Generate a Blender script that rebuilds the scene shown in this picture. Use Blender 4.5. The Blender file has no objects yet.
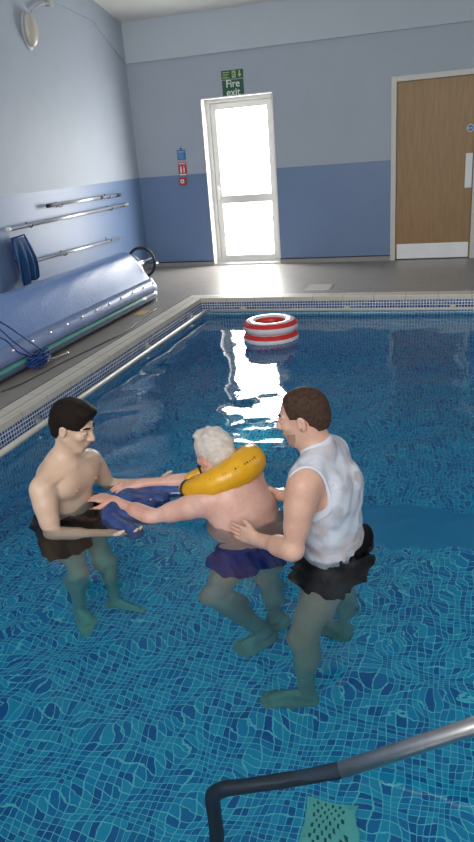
import bpy, bmesh, math, random
import numpy as np
from mathutils import Vector, Matrix
random.seed(7); rng = np.random.RandomState(7)
sc = bpy.context.scene
COL = sc.collection

# ------------------------------------------------------------------ camera
F_PX, YAW, PITCH, ROLL = 682.6, 0.3206, 0.3733, -0.0796
CAM = Vector((3.1673, -9.1078, 1.4315))
cf = Vector((-math.sin(YAW)*math.cos(PITCH), math.cos(YAW)*math.cos(PITCH), -math.sin(PITCH)))
cr = Vector((math.cos(YAW), math.sin(YAW), 0)); cu = cr.cross(cf)
r2 = cr*math.cos(ROLL) + cu*math.sin(ROLL); u2 = -cr*math.sin(ROLL) + cu*math.cos(ROLL)
cd = bpy.data.cameras.new('camera'); cam = bpy.data.objects.new('camera', cd); COL.objects.link(cam)
cam.matrix_world = Matrix(((r2.x, u2.x, -cf.x, CAM.x), (r2.y, u2.y, -cf.y, CAM.y), (r2.z, u2.z, -cf.z, CAM.z), (0, 0, 0, 1)))
cd.sensor_fit = 'VERTICAL'; cd.sensor_height = 36; cd.lens = F_PX*36/842; cd.clip_start = .05
sc.camera = cam
# ------------------------------------------------------------------ world and light
w = bpy.data.worlds.new('world'); sc.world = w; w.use_nodes = True
bgn = w.node_tree.nodes['Background']; bgn.inputs[0].default_value = (.93, .97, 1, 1); bgn.inputs[1].default_value = .75
def area(name, loc, rot, sx, sy, power, col=(1, 1, 1)):
    l = bpy.data.lights.new(name, 'AREA'); l.shape = 'RECTANGLE'; l.size = sx; l.size_y = sy; l.energy = power; l.color = col
    o = bpy.data.objects.new(name, l); COL.objects.link(o); o.location = loc; o.rotation_euler = rot; return o
# daylight through the door glass and through the windows of the wall to the right
area('door_daylight', (.47, .12, 1.1), (-math.pi/2, 0, 0), .7, 1.8, 62, (1, .99, .96))
area('window_daylight', (6.4, -5.6, 1.7), (math.radians(78), 0, math.radians(90)), 3.2, 1.3, 22, (1, .93, .88))
area('near_end_fill_light', (2.6, -11.6, 2.6), (math.radians(74), 0, 0), 5.0, 1.6, 210, (1, .975, .94))  # fill lamp added behind the camera to brighten the people's near sides
sc.view_settings.view_transform = 'Standard'; sc.view_settings.look = 'None'
sc.view_settings.exposure = 0.0; sc.view_settings.gamma = 1; sc.view_settings.use_curve_mapping = False
cy = sc.cycles
cy.sample_clamp_indirect = 5; cy.max_bounces = 14; cy.transmission_bounces = 10; cy.diffuse_bounces = 5; cy.glossy_bounces = 5
cy.blur_glossy = .5

# ------------------------------------------------------------------ materials
def nm(name):
    m = bpy.data.materials.new(name); m.use_nodes = True; return m, m.node_tree, m.node_tree.nodes['Principled BSDF']
def N(t, k, **kw):
    n = t.nodes.new(k)
    for a, b in kw.items(): setattr(n, a, b)
    return n
def math_(t, op, a, b=None):
    n = N(t, 'ShaderNodeMath', operation=op)
    for i, v in enumerate((a, b)):
        if v is None: continue
        if isinstance(v, (int, float)): n.inputs[i].default_value = v
        else: t.links.new(v, n.inputs[i])
    return n.outputs[0]
def mixc(t, fac, a, b):
    n = N(t, 'ShaderNodeMix', data_type='RGBA')
    for s, v in ((n.inputs['Factor'], fac), (n.inputs['A'], a), (n.inputs['B'], b)):
        if isinstance(v, (int, float)): s.default_value = v
        elif isinstance(v, tuple): s.default_value = (*v, 1)
        else: t.links.new(v, s)
    return n.outputs['Result']
def mat(name, col, rough=.6, var=0.0, scale=8, metal=0, bump=0, bscale=60, col2=None, spec=.5, alpha=1, sheen=0):
    m, t, b = nm(name)
    b.inputs['Roughness'].default_value = rough; b.inputs['Metallic'].default_value = metal
    b.inputs['Specular IOR Level'].default_value = spec; b.inputs['Alpha'].default_value = alpha
    tc = N(t, 'ShaderNodeTexCoord')
    n = N(t, 'ShaderNodeTexNoise'); n.inputs['Scale'].default_value = scale; n.inputs['Detail'].default_value = 5
    t.links.new(tc.outputs['Object'], n.inputs['Vector'])
    c2 = col2 or tuple(c*(1-var) for c in col)
    r = N(t, 'ShaderNodeMapRange'); r.inputs[1].default_value = .35; r.inputs[2].default_value = .65
    t.links.new(n.outputs['Fac'], r.inputs[0])
    t.links.new(mixc(t, r.outputs[0], tuple(col), tuple(c2)), b.inputs['Base Color'])
    if bump:
        n2 = N(t, 'ShaderNodeTexNoise'); n2.inputs['Scale'].default_value = bscale; n2.inputs['Detail'].default_value = 3
        t.links.new(tc.outputs['Object'], n2.inputs['Vector'])
        bp = N(t, 'ShaderNodeBump'); bp.inputs['Strength'].default_value = bump; bp.inputs['Distance'].default_value = .004
        t.links.new(n2.outputs['Fac'], bp.inputs['Height']); t.links.new(bp.outputs[0], b.inputs['Normal'])
    return m
def mosaic(name, p, cols, grout, gw=.12, rough=.25):
    """small square glass tiles; colours picked per tile, pale grout"""
    m, t, b = nm(name); b.inputs['Roughness'].default_value = rough
    g = N(t, 'ShaderNodeNewGeometry'); sp = N(t, 'ShaderNodeSeparateXYZ'); t.links.new(g.outputs['Position'], sp.inputs[0])
    cells, masks = [], []
    sn = N(t, 'ShaderNodeSeparateXYZ'); t.links.new(g.outputs['True Normal'], sn.inputs[0])
    for i in range(3):
        q = math_(t, 'ADD', math_(t, 'DIVIDE', sp.outputs[i], p), 500.37)
        cells.append(math_(t, 'FLOOR', q)); fr = math_(t, 'FRACT', q)
        e = math_(t, 'GREATER_THAN', math_(t, 'ABSOLUTE', math_(t, 'SUBTRACT', fr, .5)), .5-gw/2)
        # no joint for the axis the face looks along
        flat = math_(t, 'LESS_THAN', math_(t, 'ABSOLUTE', sn.outputs[i]), .7)
        masks.append(math_(t, 'MULTIPLY', e, flat))
        cells[i] = math_(t, 'MULTIPLY', cells[i], flat)
    cb = N(t, 'ShaderNodeCombineXYZ')
    for i in range(3): t.links.new(cells[i], cb.inputs[i])
    wn = N(t, 'ShaderNodeTexWhiteNoise'); t.links.new(cb.outputs[0], wn.inputs['Vector'])
    cr_ = N(t, 'ShaderNodeValToRGB'); cr_.color_ramp.interpolation = 'CONSTANT'
    el = cr_.color_ramp.elements
    while len(el) < len(cols): el.new(.5)
    for i, c in enumerate(cols): el[i].position = i/len(cols); el[i].color = (*c, 1)
    t.links.new(wn.outputs['Value'], cr_.inputs[0])
    mk = math_(t, 'MAXIMUM', math_(t, 'MAXIMUM', masks[0], masks[1]), masks[2])
    t.links.new(mixc(t, mk, cr_.outputs[0], tuple(grout)), b.inputs['Base Color'])
    return m
M = {}
M['wall'] = mat('pale blue wall paint', (.37, .42, .49), .55, .04, 3, bump=.05, bscale=90)
M['dado'] = mat('mid blue gloss wall paint', (.145, .225, .385), .40, .05, 2, bump=.04, bscale=25)
M['ceil'] = mat('off white ceiling paint', (.70, .70, .66), .8, .03, 2)
M['band'] = mat('pale grey blue soffit paint', (.47, .52, .58), .7, .03, 2)
M['upvc'] = mat('white door plastic', (.62, .62, .60), .35, .02)
M['frame'] = mat('cream painted door frame', (.62, .61, .56), .45, .04)
M['skirt'] = mat('grey cove skirting', (.33, .32, .31), .6, .1)
M['darkline'] = mat('black skirting trim strip', (.02, .02, .03), .5)
M['steel'] = mat('brushed stainless steel', (.78, .75, .72), .33, .12, 30, metal=1)
M['alu'] = mat('satin aluminium', (.72, .72, .72), .35, .08, 20, metal=1)
M['kick'] = mat('aluminium kick plate', (.66, .68, .70), .4, .06, 6, metal=.6)
M['black'] = mat('black rubber', (.012, .012, .014), .5)
M['white'] = mat('white plastic', (.78, .78, .76), .4, .03)
M['cream'] = mat('cream rail plastic', (.58, .56, .50), .4, .08)
M['green'] = mat('green sign', (.012, .10, .045), .5)
M['glow'] = mat('pale yellow green sign print', (.42, .50, .22), .5)
M['signwhite'] = mat('white sign print', (.75, .78, .74), .5)
M['red'] = mat('red sign', (.50, .03, .03), .45)
M['blue'] = mat('blue sign', (.03, .16, .42), .45)
M['paper'] = mat('white paper notice', (.80, .82, .84), .6)
M['bluenet'] = mat('dark blue nylon net', (.012, .13, .36), .6, .3, 60, bump=.4, bscale=400)
M['rope'] = mat('blue polypropylene rope', (.01, .06, .28), .5, .4, 90)
M['cable'] = mat('dark grey cable', (.06, .06, .07), .5)
M['yellow'] = mat('yellow inflatable vinyl', (.82, .42, .012), .28, .12, 14, bump=.5, bscale=38)
M['ringred'] = mat('red inflatable vinyl', (.66, .03, .03), .25, .1)
M['ringwhite'] = mat('white inflatable vinyl', (.80, .74, .76), .25, .05)
M['hairdark'] = mat('short dark brown hair', (.016, .009, .006), .6, .4, 120, bump=1, bscale=330, spec=.2)
M['hairbrown'] = mat('cropped brown hair', (.085, .046, .029), .6, .5, 70, bump=1, bscale=330, spec=.2)
M['hairwhite'] = mat('short white hair', (.76, .68, .62), .6, .2, 60, bump=1, bscale=240)
M['eye'] = mat('eye white', (.65, .62, .6), .2); M['iris'] = mat('dark iris', (.03, .02, .015), .1)
M['lips'] = mat('lips', (.52, .27, .22), .55)
M['nipple'] = mat('nipple', (.46, .25, .19), .55)
M['shortsblack'] = mat('black swim shorts fabric', (.005, .005, .007), .85, .3, 30, spec=.1)
M['shortsblue'] = mat('royal blue swim shorts fabric', (.012, .045, .30), .6, .3, 20, bump=.6, bscale=30, spec=.2)
M['piping'] = mat('white vest binding', (.62, .66, .74), .6)
M['plate'] = mat('beige perforated plate', (.85, .78, .62), .6, .08, 20)
M['platedark'] = mat('dark slots of the plate', (.10, .12, .08), .8)
M['lampcover'] = mat('cream lamp diffuser', (.55, .52, .46), .3, .05)
M['lampbase'] = mat('grey lamp base', (.45, .46, .47), .5)
M['underrail'] = mat('rail steel with underwater darkening painted in', (.012, .03, .055), .55, .2, 40)  # same steel rail; its dimming under water is put into the colour
M['strap'] = mat('black webbing strap', (.01, .01, .012), .6)
M['plain'] = mat('plain blue pool liner', (.10, .50, .78), .5, .06, 3)
M['bluefloat'] = mat('dark blue glossy float', (.012, .035, .16), .10, .5, 14, bump=.8, bscale=22, col2=(.05, .10, .30))

def skin(name, c, c2, rough=.42):
    m, t, b = nm(name); b.inputs['Roughness'].default_value = rough
    b.inputs['Subsurface Weight'].default_value = .12; b.inputs['Subsurface Radius'].default_value = (.012, .005, .003); b.inputs['Subsurface Scale'].default_value = 1
    tc = N(t, 'ShaderNodeTexCoord')
    n = N(t, 'ShaderNodeTexNoise'); n.inputs['Scale'].default_value = 9; n.inputs['Detail'].default_value = 4
    t.links.new(tc.outputs['Object'], n.inputs['Vector'])
    n3 = N(t, 'ShaderNodeTexNoise'); n3.inputs['Scale'].default_value = 60; n3.inputs['Detail'].default_value = 3
    t.links.new(tc.outputs['Object'], n3.inputs['Vector'])
    s = math_(t, 'ADD', math_(t, 'MULTIPLY', n.outputs['Fac'], .7), math_(t, 'MULTIPLY', n3.outputs['Fac'], .3))
    r = N(t, 'ShaderNodeMapRange'); r.inputs[1].default_value = .38; r.inputs[2].default_value = .62; t.links.new(s, r.inputs[0])
    t.links.new(mixc(t, r.outputs[0], c, c2), b.inputs['Base Color'])
    bp = N(t, 'ShaderNodeBump'); bp.inputs['Strength'].default_value = .15; bp.inputs['Distance'].default_value = .002
    t.links.new(n3.outputs['Fac'], bp.inputs['Height']); t.links.new(bp.outputs[0], b.inputs['Normal'])
    return m
M['skin_young'] = skin('fair skin', (.74, .54, .40), (.69, .47, .34))
M['skin_old'] = skin('pink mottled skin', (.76, .48, .39), (.68, .35, .28))
M['skin_helper'] = skin('light tanned skin', (.70, .44, .33), (.62, .35, .26))

# wet white vest, a little see-through
m, t, b = nm('wet white vest fabric'); b.inputs['Base Color'].default_value = (.66, .70, .78, 1); b.inputs['Roughness'].default_value = .55
tc = N(t, 'ShaderNodeTexCoord'); n = N(t, 'ShaderNodeTexNoise'); n.inputs['Scale'].default_value = 7; n.inputs['Detail'].default_value = 3; n.inputs['Distortion'].default_value = 1.5
t.links.new(tc.outputs['Object'], n.inputs['Vector'])
r = N(t, 'ShaderNodeMapRange'); r.inputs[1].default_value = .4; r.inputs[2].default_value = .65; r.inputs[3].default_value = .95; r.inputs[4].default_value = .50
t.links.new(n.outputs['Fac'], r.inputs[0]); t.links.new(r.outputs[0], b.inputs['Alpha'])
bp = N(t, 'ShaderNodeBump'); bp.inputs['Strength'].default_value = .6; bp.inputs['Distance'].default_value = .01
t.links.new(n.outputs['Fac'], bp.inputs['Height']); t.links.new(bp.outputs[0], b.inputs['Normal'])
M['vest'] = m

# veneer door
m, t, b = nm('oak veneer'); b.inputs['Roughness'].default_value = .45
tc = N(t, 'ShaderNodeTexCoord'); mp = N(t, 'ShaderNodeMapping'); mp.inputs['Scale'].default_value = (14, 14, 1.2)
t.links.new(tc.outputs['Object'], mp.inputs[0]); n = N(t, 'ShaderNodeTexNoise'); n.inputs['Scale'].default_value = 3; n.inputs['Detail'].default_value = 8; n.inputs['Distortion'].default_value = .6
t.links.new(mp.outputs[0], n.inputs['Vector'])
r = N(t, 'ShaderNodeMapRange'); r.inputs[1].default_value = .3; r.inputs[2].default_value = .7; t.links.new(n.outputs['Fac'], r.inputs[0])
t.links.new(mixc(t, r.outputs[0], (.35, .205, .085), (.27, .155, .06)), b.inputs['Base Color'])
M['oak'] = m

# bright frosted door glass: lit from outdoors
m, t, b = nm('door glass full of daylight'); b.inputs['Base Color'].default_value = (.9, .9, .9, 1)
b.inputs['Emission Color'].default_value = (1, .98, .96, 1); b.inputs['Emission Strength'].default_value = 6; M['glass'] = m

# deck tiles
def deckmat(name, c, grout, p):
    m, t, b = nm(name); b.inputs['Roughness'].default_value = .42
    g = N(t, 'ShaderNodeNewGeometry'); sp = N(t, 'ShaderNodeSeparateXYZ'); t.links.new(g.outputs['Position'], sp.inputs[0])
    ms = []
    for i in range(2):
        fr = math_(t, 'FRACT', math_(t, 'ADD', math_(t, 'DIVIDE', sp.outputs[i], p), 100.2))
        ms.append(math_(t, 'LESS_THAN', fr, .016))
    n = N(t, 'ShaderNodeTexNoise'); n.inputs['Scale'].default_value = 5; n.inputs['Detail'].default_value = 8; t.links.new(g.outputs['Position'], n.inputs['Vector'])
    base = mixc(t, n.outputs['Fac'], tuple(x*.85 for x in c), tuple(x*1.15 for x in c))
    t.links.new(mixc(t, math_(t, 'MAXIMUM', ms[0], ms[1]), base, grout), b.inputs['Base Color'])
    return m
M['deck'] = deckmat('grey non slip deck tiles', (.27, .25, .23), (.21, .195, .18), .30)
M['coping'] = deckmat('cream coping tiles', (.60, .56, .48), (.30, .28, .25), .3101)
M['tile'] = mosaic('blue glass mosaic', .0305, [(.022, .15, .43), (.055, .40, .67), (.038, .26, .55), (.09, .50, .71), (.03, .21, .50), (.055, .34, .63), (.08, .46, .67)], (.58, .88, .90), .115)
M['tileband'] = mosaic('navy and blue waterline mosaic', .0275, [(.01, .03, .13), (.03, .09, .28), (.012, .045, .17), (.06, .14, .34)], (.78, .80, .82), .19)

# pool cover foil
m, t, b = nm('blue bubble foil'); b.inputs['Roughness'].default_value = .3
tc = N(t, 'ShaderNodeTexCoord'); n = N(t, 'ShaderNodeTexNoise'); n.inputs['Scale'].default_value = 4; n.inputs['Detail'].default_value = 8
t.links.new(tc.outputs['Object'], n.inputs['Vector'])
t.links.new(mixc(t, n.outputs['Fac'], (.09, .20, .49), (.18, .30, .57)), b.inputs['Base Color'])
v = N(t, 'ShaderNodeTexVoronoi'); v.inputs['Scale'].default_value = 70; t.links.new(tc.outputs['Object'], v.inputs['Vector'])
bp = N(t, 'ShaderNodeBump'); bp.inputs['Strength'].default_value = .35; bp.inputs['Distance'].default_value = .004
t.links.new(v.outputs['Distance'], bp.inputs['Height']); t.links.new(bp.outputs[0], b.inputs['Normal'])
M['foil'] = m
M['foilgreen'] = mat('green stripe of the cover', (.11, .38, .35), .3, .2, 6)
M['foilpale'] = mat('pale blue hem of the cover', (.20, .28, .50), .3, .2, 9, bump=.4, bscale=30)
M['foilgrey'] = mat('grey blue underside of the cover', (.13, .19, .31), .35, .2, 9, bump=.4, bscale=30)

# water
m, t, b = nm('pool water'); t.nodes.remove(b); out = t.nodes['Material Output']
gl = N(t, 'ShaderNodeBsdfGlass'); gl.inputs['IOR'].default_value = 1.33; gl.inputs['Roughness'].default_value = 0
n = N(t, 'ShaderNodeTexNoise'); n.inputs['Scale'].default_value = 16; n.inputs['Detail'].default_value = 2
g = N(t, 'ShaderNodeNewGeometry'); t.links.new(g.outputs['Position'], n.inputs['Vector'])
bp = N(t, 'ShaderNodeBump'); bp.inputs['Strength'].default_value = .05; bp.inputs['Distance'].default_value = .01
t.links.new(n.outputs['Fac'], bp.inputs['Height']); t.links.new(bp.outputs[0], gl.inputs['Normal'])
t.links.new(gl.outputs[0], out.inputs['Surface'])
va = N(t, 'ShaderNodeVolumeAbsorption'); va.inputs['Color'].default_value = (.08, .85, .94, 1); va.inputs['Density'].default_value = .8
t.links.new(va.outputs[0], out.inputs['Volume'])
M['water'] = m

# ------------------------------------------------------------------ mesh helpers
def obj(name, bm, m, parent=None, smooth=False, loc=None):
    me = bpy.data.meshes.new(name)
    if isinstance(bm, tuple): me.from_pydata(bm[0], [], bm[1])
    else: bmesh.ops.recalc_face_normals(bm, faces=bm.faces[:]); bm.to_mesh(me); bm.free()
    o = bpy.data.objects.new(name, me); COL.objects.link(o)
    for x in (m if isinstance(m, list) else [m]): me.materials.append(x)
    if smooth: me.polygons.foreach_set('use_smooth', [True]*len(me.polygons))
    if parent: o.parent = parent
    if loc is not None: o.location = loc
    return o
def struct(name, bm, m, smooth=False, parent=None):
    o = obj(name, bm, m, parent, smooth); o['kind'] = 'structure'; return o
def tag(o, label, cat, group=None):
    o['label'] = label; o['category'] = cat
    if group: o['group'] = group
    return o
def thing(name, label, cat, group=None, loc=(0, 0, 0)):
    o = bpy.data.objects.new(name, None); COL.objects.link(o); o.location = loc; o.empty_display_size = .05
    return tag(o, label, cat, group)
def box(bm, lo, hi, bev=0, mi=0, rot=None, about=None):
    r = bmesh.ops.create_cube(bm, size=1); vs = r['verts']
    c = [(a+b)/2 for a, b in zip(lo, hi)]; s = [abs(b-a) for a, b in zip(lo, hi)]
    for v in vs: v.co = Vector((v.co.x*s[0]+c[0], v.co.y*s[1]+c[1], v.co.z*s[2]+c[2]))
    if rot is not None: bmesh.ops.rotate(bm, verts=vs, cent=about or Vector(c), matrix=rot)
    fs = list({f for v in vs for f in v.link_faces})
    if bev:
        es = list({e for v in vs for e in v.link_edges})
        g = bmesh.ops.bevel(bm, geom=es, offset=bev, segments=2, profile=.7, affect='EDGES'); fs = g['faces']+[f for f in fs if f.is_valid]
    for f in fs: f.material_index = mi
    return fs
def B(*boxes, bev=0):
    bm = bmesh.new()
    for lo, hi in boxes: box(bm, lo, hi, bev)
    return bm
def cyl(bm, a, b_, r, seg=20, r2=None):
    a = Vector(a); b_ = Vector(b_); d = b_-a
    q = d.to_track_quat('Z', 'Y').to_matrix().to_4x4(); q.translation = (a+b_)/2
    return bmesh.ops.create_cone(bm, cap_ends=True, segments=seg, radius1=r, radius2=r if r2 is None else r2, depth=d.length, matrix=q)
def tube(pts, r, seg=12, closed=False, rfun=None):
    pts = [Vector(p) for p in pts]; n = len(pts); bm = bmesh.new(); rings = []
    up = None
    for i, p in enumerate(pts):
        t_ = (pts[(i+1) % n]-pts[i-1]) if closed else (pts[min(i+1, n-1)]-pts[max(i-1, 0)])
        t_.normalize()
        if up is None: up = t_.orthogonal().normalized()
        up = (up-t_*up.dot(t_)).normalized(); bn = t_.cross(up)
        rr = rfun(i/(n-1)) if rfun else r
        rings.append([bm.verts.new(p+(up*math.cos(2*math.pi*k/seg)+bn*math.sin(2*math.pi*k/seg))*rr) for k in range(seg)])
    for i in range(n if closed else n-1):
        A, C = rings[i], rings[(i+1) % n]
        if closed and i == n-1:
            j0 = min(range(seg), key=lambda j: (A[0].co-C[j].co).length)
            C = C[j0:]+C[:j0]
        for k in range(seg): bm.faces.new((A[k], A[(k+1) % seg], C[(k+1) % seg], C[k]))
    if not closed: bm.faces.new(rings[0]); bm.faces.new(rings[-1])
    return bm
def bez(P, n=24):
    """Catmull-Rom through points"""
    P = [Vector(p) for p in P]; P = [P[0]*2-P[1]]+P+[P[-1]*2-P[-2]]; out = []
    for i in range(1, len(P)-2):
        for k in range(n):
            s = k/n; a, b_, c, d = P[i-1:i+3]
            out.append(.5*((2*b_)+(c-a)*s+(2*a-5*b_+4*c-d)*s*s+(3*b_-3*c+d-a)*s**3))
    return out+[P[-2]]
def merge(*bms):
    out = bmesh.new()
    for b_ in bms:
        me = bpy.data.meshes.new('t'); b_.to_mesh(me); b_.free(); out.from_mesh(me); bpy.data.meshes.remove(me)
    return out
def prism(poly, axis, a0, a1):
    """poly of 2D points extruded along axis"""
    bm = bmesh.new()
    def P(q, a): l = list(q); l.insert(axis, a); return l
    A = [bm.verts.new(P(q, a0)) for q in poly]; C = [bm.verts.new(P(q, a1)) for q in poly]
    bm.faces.new(A); bm.faces.new(C[::-1]); n = len(poly)
    for i in range(n): bm.faces.new((A[i], C[i], C[(i+1) % n], A[(i+1) % n]))
    return bm

# ------------------------------------------------------------------ implicit surfaces for bodies
class SDF:
    def __init__(s): s.p = []
    def add(s, kind, k, *a, sub=False): s.p.append((kind, k, a, sub)); return s
    def rc(s, a, b_, ra, rb, k=.02, sq=None, sub=False):
        """tapered capsule; sq=(unit vector, factor): thinner along that vector"""
        return s.add('rc', k, np.array(a, float), np.array(b_, float), ra, rb, sq, sub=sub)
    def el(s, c, rad, R=None, k=.02, sub=False):
        return s.add('el', k, np.array(c, float), np.array(rad, float), np.eye(3) if R is None else np.array(R, float), sub=sub)
    def bounds(s):
        lo = np.full(3, 1e9); hi = -lo
        for kind, k, a, sub in s.p:
            if sub: continue
            l, h = s.pb(kind, a, 0); lo = np.minimum(lo, l); hi = np.maximum(hi, h)
        return lo, hi
    @staticmethod
    def pb(kind, a, m):
        if kind == 'rc':
            A, C, ra, rb, sq = a; return np.minimum(A-ra, C-rb)-m, np.maximum(A+ra, C+rb)+m
        c, rad, R = a; e = np.sqrt(((R.T*rad)**2).sum(1)); return c-e-m, c+e+m
    def grid(s, lo, hi, vs, inflate=0):
        n = np.ceil((hi-lo)/vs).astype(int)+1
        f = np.full(n, .06, np.float32)
        ax = [lo[i]+vs*np.arange(n[i]) for i in range(3)]
        for kind, k, a, sub in s.p:
            l, h = s.pb(kind, a, .035+k)
            i0 = np.clip(np.floor((l-lo)/vs).astype(int), 0, n); i1 = np.clip(np.ceil((h-lo)/vs).astype(int)+1, 0, n)
            if (i1 <= i0).any(): continue
            X = ax[0][i0[0]:i1[0]][:, None, None]; Y = ax[1][i0[1]:i1[1]][None, :, None]; Z = ax[2][i0[2]:i1[2]][None, None, :]
            if kind == 'rc':
                A, C, ra, rb, sq = a; d = C-A; L2 = max(d@d, 1e-12)
                px, py, pz = X-A[0], Y-A[1], Z-A[2]
                t_ = np.clip((px*d[0]+py*d[1]+pz*d[2])/L2, 0, 1)
                px, py, pz = px-t_*d[0], py-t_*d[1], pz-t_*d[2]
                r2_ = px*px+py*py+pz*pz
                if sq is not None:
                    nv, fac = sq; q = px*nv[0]+py*nv[1]+pz*nv[2]; r2_ = r2_+q*q*(fac*fac-1)
                    D = (np.sqrt(r2_)-(ra+(rb-ra)*t_))/math.sqrt(fac)
                else: D = np.sqrt(r2_)-(ra+(rb-ra)*t_)
            else:
                c, rad, R = a; px, py, pz = X-c[0], Y-c[1], Z-c[2]
                q = [(px*R[i][0]+py*R[i][1]+pz*R[i][2]) for i in range(3)]
                k0 = np.sqrt(sum((q[i]/rad[i])**2 for i in range(3))); k1 = np.sqrt(sum((q[i]/rad[i]**2)**2 for i in range(3)))
                D = k0*(k0-1)/np.maximum(k1, 1e-6)
            sl = tuple(slice(i0[i], i1[i]) for i in range(3)); g_ = f[sl]
            if sub: D = -D; h_ = np.maximum(k-np.abs(g_-D), 0)/k; f[sl] = np.maximum(g_, D)+h_*h_*k*.25
            else: h_ = np.maximum(k-np.abs(g_-D), 0)/k; f[sl] = np.minimum(g_, D)-h_*h_*k*.25
        return f, ax
def nets(f, lo, vs):
    """surface nets: field -> (verts, quads)"""
    ins = f < 0
    n = np.array(f.shape)
    cs = np.zeros(n-1, np.uint8)
    for i in (0, 1):
        for j in (0, 1):
            for k in (0, 1): cs += ins[i:n[0]-1+i, j:n[1]-1+j, k:n[2]-1+k]
    act = np.argwhere((cs > 0) & (cs < 8)); idx = -np.ones(n-1, np.int64); idx[tuple(act.T)] = np.arange(len(act))
    cor = [(i, j, k) for i in (0, 1) for j in (0, 1) for k in (0, 1)]
    val = {c: f[act[:, 0]+c[0], act[:, 1]+c[1], act[:, 2]+c[2]].astype(float) for c in cor}
    acc = np.zeros((len(act), 3)); cnt = np.zeros(len(act))
    for c in cor:
        for a_ in range(3):
            if c[a_]: continue
            d = list(c); d[a_] = 1; d = tuple(d); v0, v1 = val[c], val[d]; m_ = (v0 < 0) != (v1 < 0)
            t_ = np.where(m_, v0/np.where(m_, v0-v1, 1), 0); p_ = np.array(c, float)[None].repeat(len(act), 0); p_[:, a_] += t_
            acc += p_*m_[:, None]; cnt += m_
    V = (act+acc/cnt[:, None])*vs+lo
    Q = []
    for a_ in range(3):
        b_, c_ = (a_+1) % 3, (a_+2) % 3
        s0 = [slice(1, -1)]*3; s0[a_] = slice(0, -1); s1 = list(s0); s1[a_] = slice(1, None)
        x0, x1 = ins[tuple(s0)], ins[tuple(s1)]
        e = np.argwhere(x0 != x1); off = np.ones(3, int); off[a_] = 0; g_ = e+off
        fl = x0[tuple(e.T)]
        def cell(db, dc): q = g_.copy(); q[:, b_] -= db; q[:, c_] -= dc; return idx[tuple(q.T)]
        q = np.stack([cell(1, 1), cell(0, 1), cell(0, 0), cell(1, 0)], 1); q[~fl] = q[~fl][:, ::-1]; Q.append(q)
    return V, np.concatenate(Q)
def mesh_field(name, f, lo, vs, m, parent=None):
    f = f.copy()
    for a_ in range(3):
        s_ = [slice(None)]*3
        for e in (0, -1): s_[a_] = e; f[tuple(s_)] = np.maximum(f[tuple(s_)], .01)
    V, Q = nets(f, lo, vs)
    me = bpy.data.meshes.new(name); me.vertices.add(len(V)); me.vertices.foreach_set('co', V.ravel())
    me.loops.add(Q.size); me.loops.foreach_set('vertex_index', Q.ravel()); me.polygons.add(len(Q))
    me.polygons.foreach_set('loop_start', np.arange(0, Q.size, 4)); me.polygons.foreach_set('loop_total', np.full(len(Q), 4))
    me.polygons.foreach_set('use_smooth', np.ones(len(Q), bool)); me.update(calc_edges=True); me.validate()
    o = bpy.data.objects.new(name, me); COL.objects.link(o); me.materials.append(m)
    if parent: o.parent = parent
    return o
def blob(name, S, vs, m, parent=None, post=None, pad=.02):
    lo, hi = S.bounds(); lo = lo-pad; hi = hi+pad; f, ax = S.grid(lo, hi, vs)
    if post: f = post(f, ax[0][:, None, None], ax[1][None, :, None], ax[2][None, None, :])
    return mesh_field(name, f, lo, vs, m, parent)
def unit(v): v = np.array(v, float); return v/np.linalg.norm(v)

# ------------------------------------------------------------------ the hall
XL, XR, YB, YN = -.987, 7.0, 0.0, -12.0
PX0, PX1, PY0, PY1 = .58, 5.2, -8.75, -2.22     # pool edges
ZW, ZF, ZD = -.17, -1.27, -1.62
D = 1.2105; DW = .2
# rear wall with two openings, in upper and lower paint
def rear(z0, z1, fire_top, oak_top):
    bs = []
    x = XL-.3
    for (a, b_, top) in ((0, .9417, fire_top), (2.395, 3.41, oak_top)):
        bs.append(((x, YB, z0), (a, YB+.3, z1)))
        if top < z1: bs.append(((a, YB, max(top, z0)), (b_, YB+.3, z1)))
        x = b_
    bs.append(((x, YB, z0), (XR, YB+.3, z1))); return bs
struct('wall_rear_upper', B(*rear(D, 3.35, 2.10, 2.12)), M['wall'])
struct('wall_rear_lower', B(*rear(0, D, 9, 9)), M['dado'])
struct('wall_left_upper', B(((XL-.3, YN, D), (XL, YB, 5.2))), M['wall'])
struct('wall_left_lower', B(((XL-.3, YN, 0), (XL, YB, D))), M['dado'])
# proud band under the sloped ceiling
struct('trim_1', B(((XL, -.03, 2.6), (XR, .0, 3.2))), M['band'])
struct('trim_2', prism([(-.03, 2.6), (-.78, 2.99), (-1.7, 3.07), (-6, 3.45), (-6, 5.0), (-.03, 3.15)], 0, XL, XL+.02), M['wall'])
sl = .27
bm = bmesh.new()
v = [bm.verts.new(c) for c in ((XL-.3, .3, 3.08-.3*sl), (XR, .3, 3.08-.3*sl), (XR, YN, 3.08-YN*sl*.75), (XL-.3, YN, 3.08-YN*sl*.75))]
u = [bm.verts.new(Vector(q.co)+Vector((0, 0, .12))) for q in v]
bm.faces.new(v); bm.faces.new(u[::-1])
for i in range(4): bm.faces.new((v[i], v[(i+1) % 4], u[(i+1) % 4], u[i]))
struct('ceiling', bm, M['ceil'])
# right-hand wall with a window opening, outside the picture
struct('wall_right', B(((XR, YN, 0), (XR+.2, YB, 1.0)), ((XR, YN, 2.6), (XR+.2, YB, 6)), ((XR, YN, 1), (XR+.2, -8.6, 2.6)), ((XR, -3, 1), (XR+.2, YB, 2.6))), M['wall'])
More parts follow.
